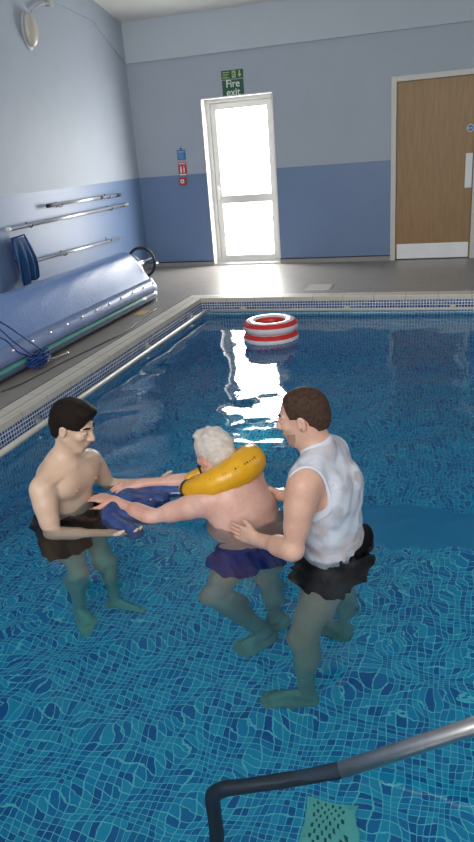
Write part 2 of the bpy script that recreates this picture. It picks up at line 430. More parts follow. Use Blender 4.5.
# skirting and its black top strip
def skirt(z0, z1, d):
    return B(((XL, -d, z0), (0, 0, z1)), ((.9417, -d, z0), (2.395, 0, z1)), ((3.41, -d, z0), (XR, 0, z1)))
struct('baseboard_rear', skirt(0, .055, .012), M['skirt'])
struct('trim_3', skirt(.055, .068, .014), M['darkline'])
struct('baseboard_left', B(((XL, YN, 0), (XL+.012, -.014, .055))), M['skirt'])
# deck round the pool (a frame of slabs), coping
C = .18
struct('floor', B(((XL-.3, PY1+C, -.3), (XR, .3, 0)), ((XL-.3, YN, -.3), (PX0-C, PY1+C, 0)), ((PX1+C, YN, -.3), (XR, PY1+C, 0)), ((PX0-C, YN, -.3), (PX1+C, PY0-C, 0))), M['deck'])
bm = bmesh.new()
for lo, hi in (((PX0-C+.012, PY1, -.045), (PX1+C, PY1+C-.012, .006)), ((PX0-C+.012, PY0, -.045), (PX0, PY1, .006)), ((PX1, PY0, -.045), (PX1+C-.012, PY1, .006)), ((PX0-C+.012, PY0-C+.012, -.045), (PX1+C, PY0, .006))):
    box(bm, lo, hi, .008)
struct('trim_4', bm, M['coping'])
g = .012
struct('trim_5', B(((PX0-C-.002, PY1+C-g, -.05), (PX1+C, PY1+C+.002, .002)), ((PX0-C-.002, PY0, -.05), (PX0-C+g, PY1+C, .002))), mat('dark joint between deck and coping', (.07, .065, .06), .7))
struct('trim_6', B(((PX0-.075, PY0, .004), (PX0-.069, PY1, .0068)), ((PX0, PY1+.069, .004), (PX1, PY1+.075, .0068))), mat('coping groove', (.24, .22, .19), .7))
# pool shell: waterline band above, mosaic below
def ring(z0, z1, th=.25, o=0):
    return B(((PX0-th, PY0-th, z0), (PX0+o, PY1+th, z1)), ((PX1-o, PY0-th, z0), (PX1+th, PY1+th, z1)), ((PX0, PY1-o, z0), (PX1, PY1+th, z1)), ((PX0, PY0-th, z0), (PX1, PY0+o, z1)))
struct('wall_pool_waterline', ring(-.155, -.045), M['tileband'])
struct('wall_pool', ring(-1.7, -.155), M['tile'])
S0, S1 = -5.64, -4.90      # plain sloping strip down to the deeper half
struct('floor_pool', B(((PX0-.2, PY0-.2, ZF-.2), (PX1+.2, S0, ZF)), ((PX0-.2, S1, ZD-.2), (PX1+.2, PY1+.2, ZD))), M['tile'])
struct('floor_pool_slope', prism([(S0, ZF+.002), (S1, ZD+.002), (S1, ZD-.2), (S0, ZF-.2)], 0, PX0-.2, PX1+.2), M['plain'])

# ------------------------------------------------------------------ water
BODY_SPOTS = [(1.38, -6.42), (2.24, -6.38), (2.74, -6.58), (1.7, -6.35), (2.42, -6.4)]
def water():
    st = .0185; x = np.arange(PX0-.03, PX1+.03, st); y = np.arange(PY0-.03, PY1+.031, st)
    X, Y = np.meshgrid(x, y, indexing='ij')
    near = np.clip((-Y-2.4)/5.2, 0, 1)
    H = np.zeros_like(X); r_ = np.random.RandomState(3)
    WX = X+.05*np.sin(2.1*Y+1.3*X)+.03*np.sin(5.3*X-3.1*Y); WY = Y+.05*np.sin(2.7*X+.6)+.03*np.sin(4.7*Y+2.9*X)
    for i in range(26):
        lam = .22*(4.5**r_.rand()); th = r_.rand()*2*math.pi; k = 2*math.pi/lam
        H += .0105*lam/k**0*.022*np.sin(k*(WX*math.cos(th)+WY*math.sin(th))+r_.rand()*7)/.022*.22*(.20+.72*near)
    for i in range(34):
        lam = .085*(2.6**r_.rand()); th = r_.rand()*2*math.pi; k = 2*math.pi/lam
        H += .0016*lam*np.sin(k*(WX*math.cos(th)+WY*math.sin(th))+r_.rand()*7)*(.05+1.0*near**2)*.85
    agi = sum(np.exp(-((X-a)**2+(Y-b_)**2)/(.24**2)) for a, b_ in BODY_SPOTS)
    agi = np.clip(agi, 0, 1)
    for i in range(20):
        lam = .06*(2.2**r_.rand()); th = r_.rand()*2*math.pi; k = 2*math.pi/lam
        H += .017*lam*np.sin(k*(WX*math.cos(th)+WY*math.sin(th))+r_.rand()*7)*agi
    nx, ny = X.shape; V = np.stack([X, Y, ZW+H], -1).reshape(-1, 3)
    I = np.arange(nx*ny).reshape(nx, ny)
    F = np.stack([I[:-1, :-1], I[1:, :-1], I[1:, 1:], I[:-1, 1:]], -1).reshape(-1, 4).tolist()
    rim = list(I[:, 0])+list(I[-1, 1:])+list(I[-2::-1, -1])+list(I[0, -2:0:-1])
    base = len(V); bot = V[rim].copy(); bot[:, 2] = -1.64; n = len(rim)
    F += [[rim[i], base+i, base+(i+1) % n, rim[(i+1) % n]] for i in range(n)]
    F.append([base+i for i in range(n)][::-1])
    V = np.concatenate([V, bot])
    o = obj('water', (V.tolist(), [list(map(int, q)) for q in F]), M['water'])
    sm = [True]*(len(F)-n-1)+[False]*(n+1); o.data.polygons.foreach_set('use_smooth', sm)
    o['kind'] = 'stuff'; tag(o, 'clear rippling blue water filling the swimming pool', 'water')
water()

# ------------------------------------------------------------------ perimeter grab rails
t_ = thing('grab_rail', 'cream grab rail just above the water along the left pool wall', 'grab rail', 'cream rails around the pool', (PX0+.07, -5, -.12))
o = obj('rail', tube([(0, -3.6, 0), (0, 2.69, 0)], .021, 16), M['cream'], t_, True)
for y in (-3.2, -2.0, -.49, 1.3, 2.45):
    bm = B(((-.07, y-.012, -.012), (0, y+.012, .012)), ((-.07, y-.03, -.035), (-.062, y+.03, .035)), bev=.002); obj('bracket', bm, M['steel'], t_)
t_ = thing('grab_rail', 'cream grab rail just above the water along the far pool wall', 'grab rail', 'cream rails around the pool', (.7, PY1-.065, -.12))
obj('rail', tube([(0, 0, 0), (4.4, 0, 0)], .016, 16), M['cream'], t_, True)
for x in (.35, 1.45, 2.48, 3.6):
    bm = B(((x-.012, 0, -.01), (x+.012, .064, .01)), ((x-.03, .058, -.03), (x+.03, .065, .03)), bev=.002); obj('bracket', bm, M['cream'], t_)

# ------------------------------------------------------------------ fire exit door (white, glazed)
dr = thing('door_1', 'x', 'door'); del dr['label']; del dr['category']; dr['kind'] = 'structure'
y0, y1 = .17, .25
def frame(lo, hi, th, ya, yb, extra=()):
    (x0, z0), (x1, z1) = lo, hi
    return B(((x0, ya, z0), (x0+th, yb, z1)), ((x1-th, ya, z0), (x1, yb, z1)), ((x0+th, ya, z1-th), (x1-th, yb, z1)), ((x0+th, ya, z0), (x1-th, yb, z0+th)), *extra, bev=.004)
obj('door_frame', frame((0, 0), (.9417, 2.10), .05, y0-.01, y1), M['upvc'], dr)
obj('door_leaf', frame((.052, .03), (.89, 2.045), .075, y0+.01, y1-.01, (((.12, y0+.01, .80), (.82, y1-.01, .90)),)), M['upvc'], dr)
obj('upper_pane', B(((.127, y0+.035, .90), (.815, y0+.045, 1.97))), M['glass'], dr)
obj('lower_pane', B(((.127, y0+.035, .105), (.815, y0+.045, .80))), M['glass'], dr)
bm = B(((.075, y0-.01, .86), (.105, y0+.01, 1.04)), bev=.004); cyl(bm, (.09, y0-.045, .99), (.09, y0, .99), .009); box(bm, (.085, y0-.055, .98), (.19, y0-.04, 1.0), .005)
obj('door_handle', bm, M['white'], dr)
obj('threshold', B(((0, -.01, 0), (.9417, .26, .022)), bev=.003), M['alu'], dr)
# white lining of the reveal
struct('trim_7', B(((-.008, -.006, 0), (.004, .17, 2.105)), ((.9377, -.006, 0), (.9497, .17, 2.105)), ((-.008, -.006, 2.095), (.9497, .17, 2.11))), M['upvc'])
struct('wall_outer_fire_exit', B(((-.1, .28, 0), (1.05, .3, 2.2))), M['upvc'])

# ------------------------------------------------------------------ oak door on the right
dr = thing('door_2', 'x', 'door'); del dr['label']; del dr['category']; dr['kind'] = 'structure'
obj('door_frame', B(((2.39, -.02, 0), (2.452, .16, 2.125)), ((3.353, -.02, 0), (3.415, .16, 2.125)), ((2.452, -.02, 2.065), (3.353, .16, 2.125)), bev=.004), M['frame'], dr)
obj('door_leaf', B(((2.456, .02, .008), (3.349, .064, 2.062)), bev=.002), M['oak'], dr)
obj('kick_plate', B(((2.47, .017, .012), (3.335, .021, .195)), bev=.001), M['kick'], dr)
struct('wall_behind_oak_door', B(((2.39, .17, 0), (3.41, .3, 2.13))), M['wall'])
# blue round fire door sign on it
t_ = thing('door_sign', 'round blue and white fire door disc on the oak door', 'sign', loc=(3.30, .019, 1.50))
def disc(r, y, th=.002, seg=40):
    bm = bmesh.new(); cyl(bm, (0, y-th, 0), (0, y, 0), r, seg); return bm
obj('disc', disc(.042, 0), M['signwhite'], t_); obj('blue_face', disc(.035, -.002), M['blue'], t_)
def text(s, size, m, parent, loc, name='lettering', align='CENTER', rotz=0):
    c = bpy.data.curves.new(name, 'FONT'); c.body = s; c.size = size; c.align_x = align; c.align_y = 'CENTER'; c.extrude = .0006; c.space_line = .82
    c.offset = size*.012
    o = bpy.data.objects.new(name, c); COL.objects.link(o); c.materials.append(m); me = bpy.data.meshes.new_from_object(o); bpy.data.objects.remove(o)
    o = bpy.data.objects.new(name, me); COL.objects.link(o); o.rotation_euler = (math.pi/2, 0, rotz); o.location = loc; o.parent = parent; return o
text('Fire door\nkeep shut', .016, M['signwhite'], t_, (0, -.0048, 0))
o = obj('paper_notice', B(((3.262, .017, .835), (3.46-.12, .0195, 1.225))), M['paper'])
tag(o, 'plain white paper notice stuck on the oak door below the round sign', 'notice')

# ------------------------------------------------------------------ wall signs
t_ = thing('exit_symbol_sign', 'narrow green sign with running figure and down arrow above the glazed door', 'sign', loc=(.443, -.001, 2.344))
obj('board', B(((-.143, -.004, -.05), (.143, 0, .05)), bev=.001), M['green'], t_)
def poly(pts, y, m, name, parent, th=.0015):
    obj(name, prism(pts, 1, y-th, y), m, parent)
Y = -.004
poly([(.085, .038), (.105, .038), (.105, -.005), (.122, -.005), (.095, -.04), (.068, -.005), (.085, -.005)], Y, M['glow'], 'arrow', t_)
poly([(-.005, -.04), (.045, -.04), (.045, .04), (-.005, .04)], Y, M['glow'], 'doorway_symbol', t_)
bm = bmesh.new(); cyl(bm, (.017, Y-.0025, .024), (.017, Y-.0015, .024), .007, 16)
for a, b_ in (((.016, .015), (.013, -.006)), ((.013, -.006), (.026, -.02)), ((.026, -.02), (.022, -.034)), ((.013, -.006), (.004, -.02)), ((.004, -.02), (-.004, -.022)), ((.016, .013), (.03, .004)), ((.016, .013), (.004, .003))):
    cyl(bm, (a[0], Y-.002, a[1]), (b_[0], Y-.002, b_[1]), .0035, 8)
obj('running_figure', bm, M['green'], t_)
bm = bmesh.new()
for k in range(3): box(bm, (-.125, Y-.0012, .022-.026*k), (-.035-.012*k, Y, .032-.026*k))
for k in range(7): box(bm, (-.128+k*.014, Y-.0014, -.042), (-.122+k*.014, Y, -.03))
obj('small_print', bm, M['glow'], t_)
t_ = thing('fire_exit_sign', 'green board with white lettering Fire exit directly above the glazed door', 'sign', loc=(.443, -.001, 2.192))
obj('board', B(((-.14, -.004, -.093), (.14, 0, .093)), bev=.001), M['green'], t_)
text('Fire\nexit', .118, M['signwhite'], t_, (0, -.0048, -.002))

t_ = thing('extinguisher_sign', 'small blue instruction sign, topmost left of the glazed door', 'sign', loc=(-.335, -.001, 1.46))
obj('board', B(((-.06, -.004, -.062), (.06, 0, .062)), bev=.001), M['blue'], t_)
bm = bmesh.new(); box(bm, (-.048, -.006, .03), (.048, -.004, .046))
for k in range(4): box(bm, (-.048, -.006, .012-.018*k), (.03+.004*(k % 2), -.004, .018-.018*k))
obj('print', bm, mat('pale blue print', (.25, .42, .68), .5), t_)
bm = bmesh.new(); cyl(bm, (0, -.01, .078), (0, 0, .078), .012, 16); obj('hook', bm, M['black'], t_)
t_ = thing('fire_action_sign', 'red and white fire alarm sign between the blue sign and red box', 'sign', loc=(-.338, -.001, 1.285))
obj('header', B(((-.058, -.004, .052), (.058, 0, .085)), bev=.001), M['red'], t_)
obj('board', B(((-.06, -.004, -.085), (.06, 0, .048)), bev=.001), M['red'], t_)
bm = bmesh.new(); cyl(bm, (-.022, -.006, .022), (-.022, -.004, .022), .011, 16); box(bm, (-.034, -.006, -.05), (-.01, -.004, .01)); box(bm, (.012, -.006, -.045), (.03, -.004, .012), .0); cyl(bm, (.021, -.006, .024), (.021, -.004, .024), .008, 12)
box(bm, (-.05, -.006, -.078), (.05, -.004, -.062)); box(bm, (-.045, -.006, .062), (.045, -.004, .074))
obj('pictogram', bm, M['signwhite'], t_)
t_ = thing('fire_call_point', 'small red fire alarm box on the blue paint left of the glazed door', 'fire alarm', loc=(-.342, -.001, 1.13))
obj('housing', B(((-.045, -.045, -.045), (.045, 0, .045)), bev=.007), M['red'], t_)
obj('glass_face', B(((-.024, -.048, -.024), (.024, -.044, .024)), bev=.001), M['signwhite'], t_)
bm = bmesh.new(); cyl(bm, (0, -.05, 0), (0, -.047, 0), .01, 16); obj('button', bm, M['black'], t_)

# ------------------------------------------------------------------ left wall: lamp, conduit, poles
t_ = thing('bulkhead_lamp', 'oval cream bulkhead lamp high on the left wall', 'lamp', loc=(XL, -2.24, 2.72))
S = SDF(); S.el((.04, 0, 0), (.035, .085, .155), k=.01); S.el((.0, 0, 0), (.045, .1, .17), k=.005)
blob('base', SDF().el((.0, 0, 0), (.04, .115, .18)), .006, M['lampbase'], t_, lambda f, X, Y_, Z: np.maximum(f, -X+.002))
blob('diffuser', SDF().el((.035, 0, 0), (.07, .095, .155)), .005, M['lampcover'], t_, lambda f, X, Y_, Z: np.maximum(f, .03-X))
bm = merge(tube([(XL+.03, -2.15, 2.9), (XL+.03, -1.95, 2.99), (XL+.03, -1.75, 3.03)], .011), tube([(XL+.03, -1.75, 3.03), (XL+.03, -1.75, 3.3)], .011)); 
bm2 = bmesh.new(); box(bm2, (XL, -1.79, 2.99), (XL+.045, -1.71, 3.07), .006)
o = obj('conduit', merge(bm, bm2), M['lampbase'], None, True); tag(o, 'thin grey cable conduit with junction box beside the oval wall lamp', 'conduit')

def wall_hooks(parent, ys, x=0):
    for y in ys:
        bm = B(((-.055, y-.012, -.03), (-.05, y+.012, .03)), bev=.001)
        h = tube(bez([(-.052, y, -.005), (-.02, y, -.024), (.012, y, -.022), (.022, y, .004)], 6), .004, 8)
        obj('hook', merge(bm, h), M['black'], parent)
X_ = XL+.055
t_ = thing('telescopic_pole', 'short silver pole with black ends, highest on the left wall', 'pole', 'silver pool poles on the left wall', (X_, -1.63, 1.053))
obj('tube', tube([(0, -.83, .008), (0, .83, -.008)], .015, 14), M['alu'], t_, True)
for a_, b_, z_, r0 in ((-.87, -.76, .008, .02), (.76, .87, -.008, .02), (.32, .38, -.003, .018)): obj('grip', tube([(0, a_, z_), (0, b_, z_)], r0, 14), M['black'], t_, True)
wall_hooks(t_, (-.6, .55))
t_ = thing('telescopic_pole', 'long silver pole, the middle one of three on the left wall', 'pole', 'silver pool poles on the left wall', (X_, -1.96, .911))
obj('tube', tube([(0, -1.3, -.003), (0, 1.25, .003)], .017, 14), M['alu'], t_, True)
obj('end_cap', tube([(0, -1.33, 0), (0, -1.27, 0)], .021, 14), M['white'], t_, True)
bm = bmesh.new(); cyl(bm, (0, 1.23, 0), (0, 1.36, 0), .016, 16, .03); obj('head', bm, mat('grey plastic pole head', (.25, .25, .26), .5), t_, True)
wall_hooks(t_, (-.9, .9))
t_ = thing('leaf_net', 'dark blue leaf net on a silver pole, lowest on the left wall', 'pool net', None, (X_, -2.9, .545))
obj('pole', tube([(0, -.02, .01), (0, 2.0, -.02)], .015, 14), M['alu'], t_, True)
obj('net_frame', tube([(.02, -.34, .28), (.02, -.14, .29), (.02, -.02, .05), (.02, -.05, -.04), (.02, -.30, -.03), (.02, -.38, .1)], .009, 8, closed=True), M['rope'], t_, True)
def net():
    bm = bmesh.new(); V = []
    nu, nv = 26, 22
    for i in range(nu+1):
        a = i/nu
        for j in range(nv+1):
            v_ = j/nv
            top_y = -.38+.27*a; top_z = .285-.02*a
            bot_y = -.34+.30*a; bot_z = -.30-.06*math.sin(a*9)*.6+.19*a
            y = top_y*(1-v_)+bot_y*v_+.05*math.sin(v_*3)*a; z = top_z*(1-v_)+bot_z*v_
            x = .02+.03*math.sin(a*19+v_*2)*v_+.035*math.sin(math.pi*a)*math.sin(v_*2.6)
            V.append(bm.verts.new((x, y, z)))
    for i in range(nu):
        for j in range(nv): bm.faces.new((V[i*(nv+1)+j], V[(i+1)*(nv+1)+j], V[(i+1)*(nv+1)+j+1], V[i*(nv+1)+j+1]))
    bmesh.ops.solidify(bm, geom=bm.faces[:], thickness=.006)
    return bm
obj('net_bag', net(), M['bluenet'], t_, True)
wall_hooks(t_, (.6, 1.7))

# ------------------------------------------------------------------ rolled pool cover on its reel
YR, YE = -2.30, -6.1
t_ = thing('pool_cover_roll', 'thick blue rolled pool cover lying along the left side of the pool', 'pool cover', None, (0, 0, 0))
def closed_curve(P, n):
    P = [np.array(p) for p in P]; m_ = len(P); out = []
    for i in range(m_):
        a, b_, c, d = P[i-1], P[i], P[(i+1) % m_], P[(i+2) % m_]
        for k in range(n):
            s = k/n; out.append(.5*((2*b_)+(c-a)*s+(2*a-5*b_+4*c-d)*s*s+(3*b_-3*c+d-a)*s**3))
    return out
prof = closed_curve([(-.50, .12), (-.50, .30), (-.42, .44), (-.27, .525), (-.15, .525), (-.075, .47), (-.005, .37), (.085, .205), (.105, .155), (.03, .10), (-.2, .07), (-.4, .07)], 8)
def sweep(prof, ys, wob=.004, round_end=True):
    bm = bmesh.new(); cx = sum(p[0] for p in prof)/len(prof); cz = sum(p[1] for p in prof)/len(prof); rings = []
    for i, y in enumerate(ys):
        e = abs(y-ys[0]); s = 1 if not round_end else min(1, .80+.2*min(1, e/.05)**.5)
        rg = []
        for k, p in enumerate(prof):
            w_ = 1+wob*math.sin(y*7+k*.35)+wob*.7*math.sin(y*17+k*.8)
            rg.append(bm.verts.new((cx+(p[0]-cx)*s*w_, y, cz+(p[1]-cz)*s*w_)))
        rings.append(rg)
    n = len(prof)
    for A, C_ in zip(rings, rings[1:]):
        for k in range(n): bm.faces.new((A[k], A[(k+1) % n], C_[(k+1) % n], C_[k]))
    bm.faces.new(rings[0]); bm.faces.new(rings[-1][::-1]); return bm
ys = [YR, YR-.01, YR-.025, YR-.05]+list(np.arange(YR-.1, YE, -.06))+[YE]
obj('rolled_sheet', sweep(prof, ys), M['foil'], t_, True)
# layered lower edge: hem, green stripe, underside tube
def arcp(cx, cz, r, a0, a1, n=10, th=.008):
    o_ = [(cx+r*math.cos(math.radians(a0+(a1-a0)*i/n)), cz+r*math.sin(math.radians(a0+(a1-a0)*i/n))) for i in range(n+1)]
    i_ = [(cx+(r-th)*math.cos(math.radians(a0+(a1-a0)*i/n)), cz+(r-th)*math.sin(math.radians(a0+(a1-a0)*i/n))) for i in range(n+1)]
    return o_+i_[::-1]
yy = [YR+.01]+list(np.arange(YR-.05, YE, -.08))+[YE]
obj('hem', sweep([(.068, .250), (.112, .165), (.122, .13), (.105, .115), (.088, .15), (.054, .240)], yy, .003, False), M['foilpale'], t_, True)
obj('lower_roll', sweep([(.0+.115*math.cos(a), .072+.068*math.sin(a)) for a in np.linspace(0, 2*math.pi, 25)[:-1]], [YR+.02]+yy[1:], .01, False), M['foilgrey'], t_, True)
obj('green_stripe', sweep([(.0+r_*math.cos(a), .072+(r_-.047)*math.sin(a)) for r_, aa in ((.1185, np.linspace(.1, .65, 6)), (.105, np.linspace(.65, .1, 6))) for a in aa], yy[4:], .01, False), M['foilgreen'], t_, True)
for k, y in enumerate(np.arange(-2.33, -5.3, -.262)):
    bm = bmesh.new(); cyl(bm, (.088, y, .198), (.104, y, .204), .014, 14, .009); o = obj('stud', bm, M['steel'], t_, True)
# reel: axle, hand wheel, stand
r_ = thing('cover_reel', 'steel reel stand with black hand wheel at the far end of the cover roll', 'reel', None, (-.09, YR, .395))
obj('axle', tube([(0, -3.6, 0), (0, .16, 0)], .025, 16), M['steel'], r_, True)
wh = tube([(.155*math.cos(a), .14, .155*math.sin(a)) for a in np.linspace(0, 2*math.pi, 41)[:-1]], .016, 12, closed=True)
w_ = obj('hand_wheel', wh, M['black'], r_, True)
for a in (20, 140, 260):
    obj('spoke', tube([(0, .14, 0), (.155*math.cos(math.radians(a)), .14, .155*math.sin(math.radians(a)))], .009, 8), M['steel'], w_, True)
obj('wheel_handle', tube([(.155, .14, -.02), (.155, .21, -.02)], .011, 10), M['steel'], w_, True)
bm = merge(tube([(-.26, .08, -.378), (0, .08, 0), (.13, .08, -.378)], .017, 12), tube([(-.28, .08, -.38), (.15, .08, -.38)], .015, 12)); obj('stand', bm, M['steel'], r_, True)

# tangled blue rope lying over the near end of the roll
t_ = thing('rope', 'tangled blue rope heaped against the near end of the pool cover', 'rope', None, (.16, -4.72, .07))
rr = random.Random(5); parts = []
P = []
for i in range(60):
    a = i*1.9+rr.random(); r0 = .035+.035*rr.random()
    P.append((.0+.8*r0*math.cos(a)+.01*rr.random(), -.02+2.1*r0*math.sin(a), -.045+.10*rr.random()))
parts.append(tube(bez(P, 6), .0055, 6))
obj('coil', merge(*parts), M['rope'], t_, True)
parts = [tube(bez([(-.02, .1, .02), (-.0, .02, .08), (-.03, -.1, .19), (-.10, -.22, .33), (-.2, -.36, .46)], 8), .006, 6),
         tube(bez([(-.02, .08, .02), (-.005, -.1, .07), (-.05, -.22, .2), (-.12, -.34, .36), (-.25, -.6, .47)], 8), .006, 6),
         tube(bez([(-.02, -.06, .04), (-.03, -.22, .12), (-.07, -.3, .24), (-.1, -.5, .33)], 8), .006, 6)]
obj('loose_ends', merge(*parts), M['rope'], t_, True)
obj('clip', merge(tube(bez([(.0, .1, -.03), (.02, .2, -.045), (.04, .33, -.05), (.02, .34, -.052), (0, .2, -.05)], 6), .006, 8)), M['steel'], t_, True)

o = obj('cable', tube(bez([(.19, -5.3, .005), (.24, -5.1, .006), (.27, -4.6, .005), (.33, -4.05, .006), (.36, -3.6, .005), (.30, -3.2, .005), (.285, -2.85, .006), (.27, -2.7, .005)], 10), .006, 8), M['cable'], None, True)
tag(o, 'thin dark cable lying on the deck between the cover roll and pool', 'cable')
o = obj('cover_offcut', B(((.14, -2.98, 0), (.245, -2.80, .008)), bev=.002), mat('yellow card', (.50, .36, .16), .7)); tag(o, 'small yellowish mat scrap on the deck beside the cover roll', 'mat')

# small floor drain on the far deck
t_ = thing('floor_drain', 'small pale square drain cover in the far deck', 'drain', None, (1.785, -1.72, 0))
obj('rim', frame((-.14, -.15), (.14, .15), .018, -.003, .003).copy() if False else B(((-.14, -.15, 0), (.14, -.132, .004)), ((-.14, .132, 0), (.14, .15, .004)), ((-.14, -.132, 0), (-.122, .132, .004)), ((.122, -.132, 0), (.14, .132, .004))), M['steel'], t_)
obj('grate', B(*[((-.118, -.12+.03*k, .0), (.118, -.103+.03*k, .003)) for k in range(9)]), M['cream'], t_)

# ------------------------------------------------------------------ striped inflatable ring floating by the far wall
t_ = thing('swim_ring', 'double red and white inflatable ring floating near the far wall', 'swim ring', None, (1.60, -3.20, -.17))
R0, rt = .185, .068
def torus_bands(cz, tilt=0):
    red, wh = bmesh.new(), bmesh.new(); nu, nv = 64, 24
    for bm, test in ((red, lambda a: (.2 < a < 1.1) or (2.45 < a < 4.5)), (wh, lambda a: not ((.2 < a < 1.1) or (2.45 < a < 4.5)))):
        for i in range(nu):
            for j in range(nv):
                am = (2*math.pi*(j+.5)/nv+1.4) % (2*math.pi)-1.4
                if not test(am): continue
                q = []
                for di, dj in ((0, 0), (1, 0), (1, 1), (0, 1)):
                    u_ = 2*math.pi*(i+di)/nu; v_ = 2*math.pi*(j+dj)/nv
                    rr_ = rt*(1+.035*math.cos(u_*14)*max(0, math.cos(v_))); R_ = R0+rr_*math.cos(v_)
                    q.append(bm.verts.new((R_*math.cos(u_), R_*math.sin(u_), cz+rr_*.85*math.sin(v_))))
                bm.faces.new(q)
        bmesh.ops.remove_doubles(bm, verts=bm.verts[:], dist=1e-5)
    return red, wh
for cz in (.02, .125):
    a, b_ = torus_bands(cz)
    obj('red_band', a, M['ringred'], t_, True); obj('white_band', b_, M['ringwhite'], t_, True)
bm = bmesh.new(); cyl(bm, (-.16, -.12, .18), (-.166, -.124, .2), .011, 12, .008); obj('valve', bm, M['ringwhite'], t_, True)

# ------------------------------------------------------------------ steel handrail going down into the water
t_ = thing('handrail', 'bent stainless steel handrail sloping into the water in the foreground', 'handrail', None, (2.575, -7.809, 0))
dirv = Vector((.349, .089, .1))
P0 = Vector((0, 0, -.27)); Pw = P0+dirv*1.0; dir2 = Vector((.348, .114, .124)); Pend = Pw+dir2*6.2
obj('top_rail', tube([Pw, Pw+dir2*2, Pw+dir2*4]+bez([Pw+dir2*6, Pend, Pend+Vector((.05, .01, -.06)), Vector((Pend.x+.07, Pend.y+.02, .0))], 6), .0235, 20), M['steel'], t_, True)
obj('submerged_rail', tube([Vector((-.005, -.001, -1.27)), Vector((-.005, -.001, -.6)), Vector((-.005, -.001, -.34))]+bez([Vector((-.005, -.001, -.33)), Vector((.003, .001, -.29)), P0+dirv*.1, P0+dirv*.2], 6)+[Pw], .0235, 20), M['underrail'], t_, True)
bm = bmesh.new(); cyl(bm, (-.005, -.001, -1.27), (-.005, -.001, -1.255), .05, 24); obj('floor_flange', bm, M['steel'], t_)

# perforated drain plate on the pool floor
t_ = thing('drain_plate', 'pale perforated plate on the pool floor below the handrail', 'drain plate', None, (2.835, -7.42, ZF))
pm = B(((-.093, -.18, .0), (.093, .16, .012)), bev=.003)
bm = bmesh.new()
for i in range(9):
    for j in range(15):
        x = -.062+i*.0155; y = -.148+j*.0205
        if (i+j) % 2: box(bm, (x-.0045, y-.0075, .0095), (x+.0045, y+.0075, .0128))
obj('plate', pm, M['plate'], t_); obj('slots', bm, M['platedark'], t_)
for x in (-.08, .08):
    for y in (-.165, -.01, .145):
        bm = bmesh.new(); cyl(bm, (x, y, .011), (x, y, .0145), .006, 10); obj('screw', bm, M['steel'], t_)

# ------------------------------------------------------------------ people
def frame3(f, up=(0, 0, 1)):
    f = unit(f); l = unit(np.cross(up, f)); u_ = np.cross(f, l); return f, l, u_
def head(S, H, f, up=(0, 0, 1), s=1.0, neck=None, nr=.056, jowl=0):
    f, l, u_ = frame3(f, up); R = np.array([f, l, u_]); H = np.array(H, float)
    g = lambda x, y, z: H+s*(x*f+y*l+z*u_)
    e = lambda c, r, k=.015, **kw: S.el(g(*c), np.array(r)*s, R, k, **kw)
    e((-.014, 0, .03), (.097, .077, .087)); e((.03, 0, -.035), (.064, .056, .08), .03)
    S.rc(g(.062, .008, -.1), g(.062, -.008, -.1), .019*s, .019*s, .025)
    for q in (1, -1):
        S.rc(g(.0, .05*q, -.055), g(.055, .022*q, -.098), .018*s, .016*s, .025)
        e((.062, .04*q, -.018), (.024, .022, .02), .02)
        S.rc(g(.083, .012*q, .026), g(.070, .044*q, .025), .0105*s, .009*s, .012)
        if jowl: e((.02, .045*q, -.085), (.04, .03, .03), .03)
    S.rc(g(.086, 0, .02), g(.110, 0, -.026), .0085*s, .0125*s, .012)
    for q in (1, -1): e((.098, .012*q, -.032), (.011, .008, .008), .006)
    for q in (1, -1): e((.098, .031*q, .006), (.02, .017, .012), .012, sub=True)
    for q in (1, -1): e((.0775, .031*q, .005), (.0135, .0150, .0115), .004)
    e((.088, 0, -.056), (.011, .023, .0065), .006); e((.085, 0, -.069), (.011, .019, .007), .006)
    e((.098, 0, -.0625), (.01, .03, .0022), .004, sub=True)
    for q in (1, -1):
        Re = np.array([unit(f+.25*l*q*-1), unit(l+.3*f*q), u_])
        S.el(g(-.008, .079*q, -.006), np.array((.019, .007, .033))*s, R, .005)
        S.el(g(-.006, .088*q, -.003), np.array((.010, .006, .018))*s, R, .005, sub=True)
    if neck is not None: S.rc(g(-.022, 0, -.05), neck, nr, nr*1.12, .03)
    return g, R
def face_parts(g, R, s, parent, hair=None, lips=True):
    for q in (1, -1):
        E = blob('eye', SDF().el(g(.0798, .031*q, .0025), np.array((.0122, .0118, .0042))*s, R), .0016, M['eye'], parent, pad=.004)
        blob('iris', SDF().el(g(.0908, .031*q, .0025), np.array((.0022, .0048, .0040))*s, R), .0010, M['iris'], E, pad=.004)
        if hair: blob('eyebrow', SDF().rc(g(.0915, .013*q, .0285), g(.0865, .032*q, .0325), .0045*s, .0045*s, .004).rc(g(.0865, .032*q, .0325), g(.074, .047*q, .029), .0045*s, .0030*s, .004), .0018, hair, parent, pad=.004)
    if lips:
        blob('lips', SDF().el(g(.0925, 0, -.0565), np.array((.0085, .021, .0048))*s, R, .003).el(g(.090, 0, -.068), np.array((.0085, .018, .0055))*s, R, .003), .0018, M['lips'], parent, pad=.004)
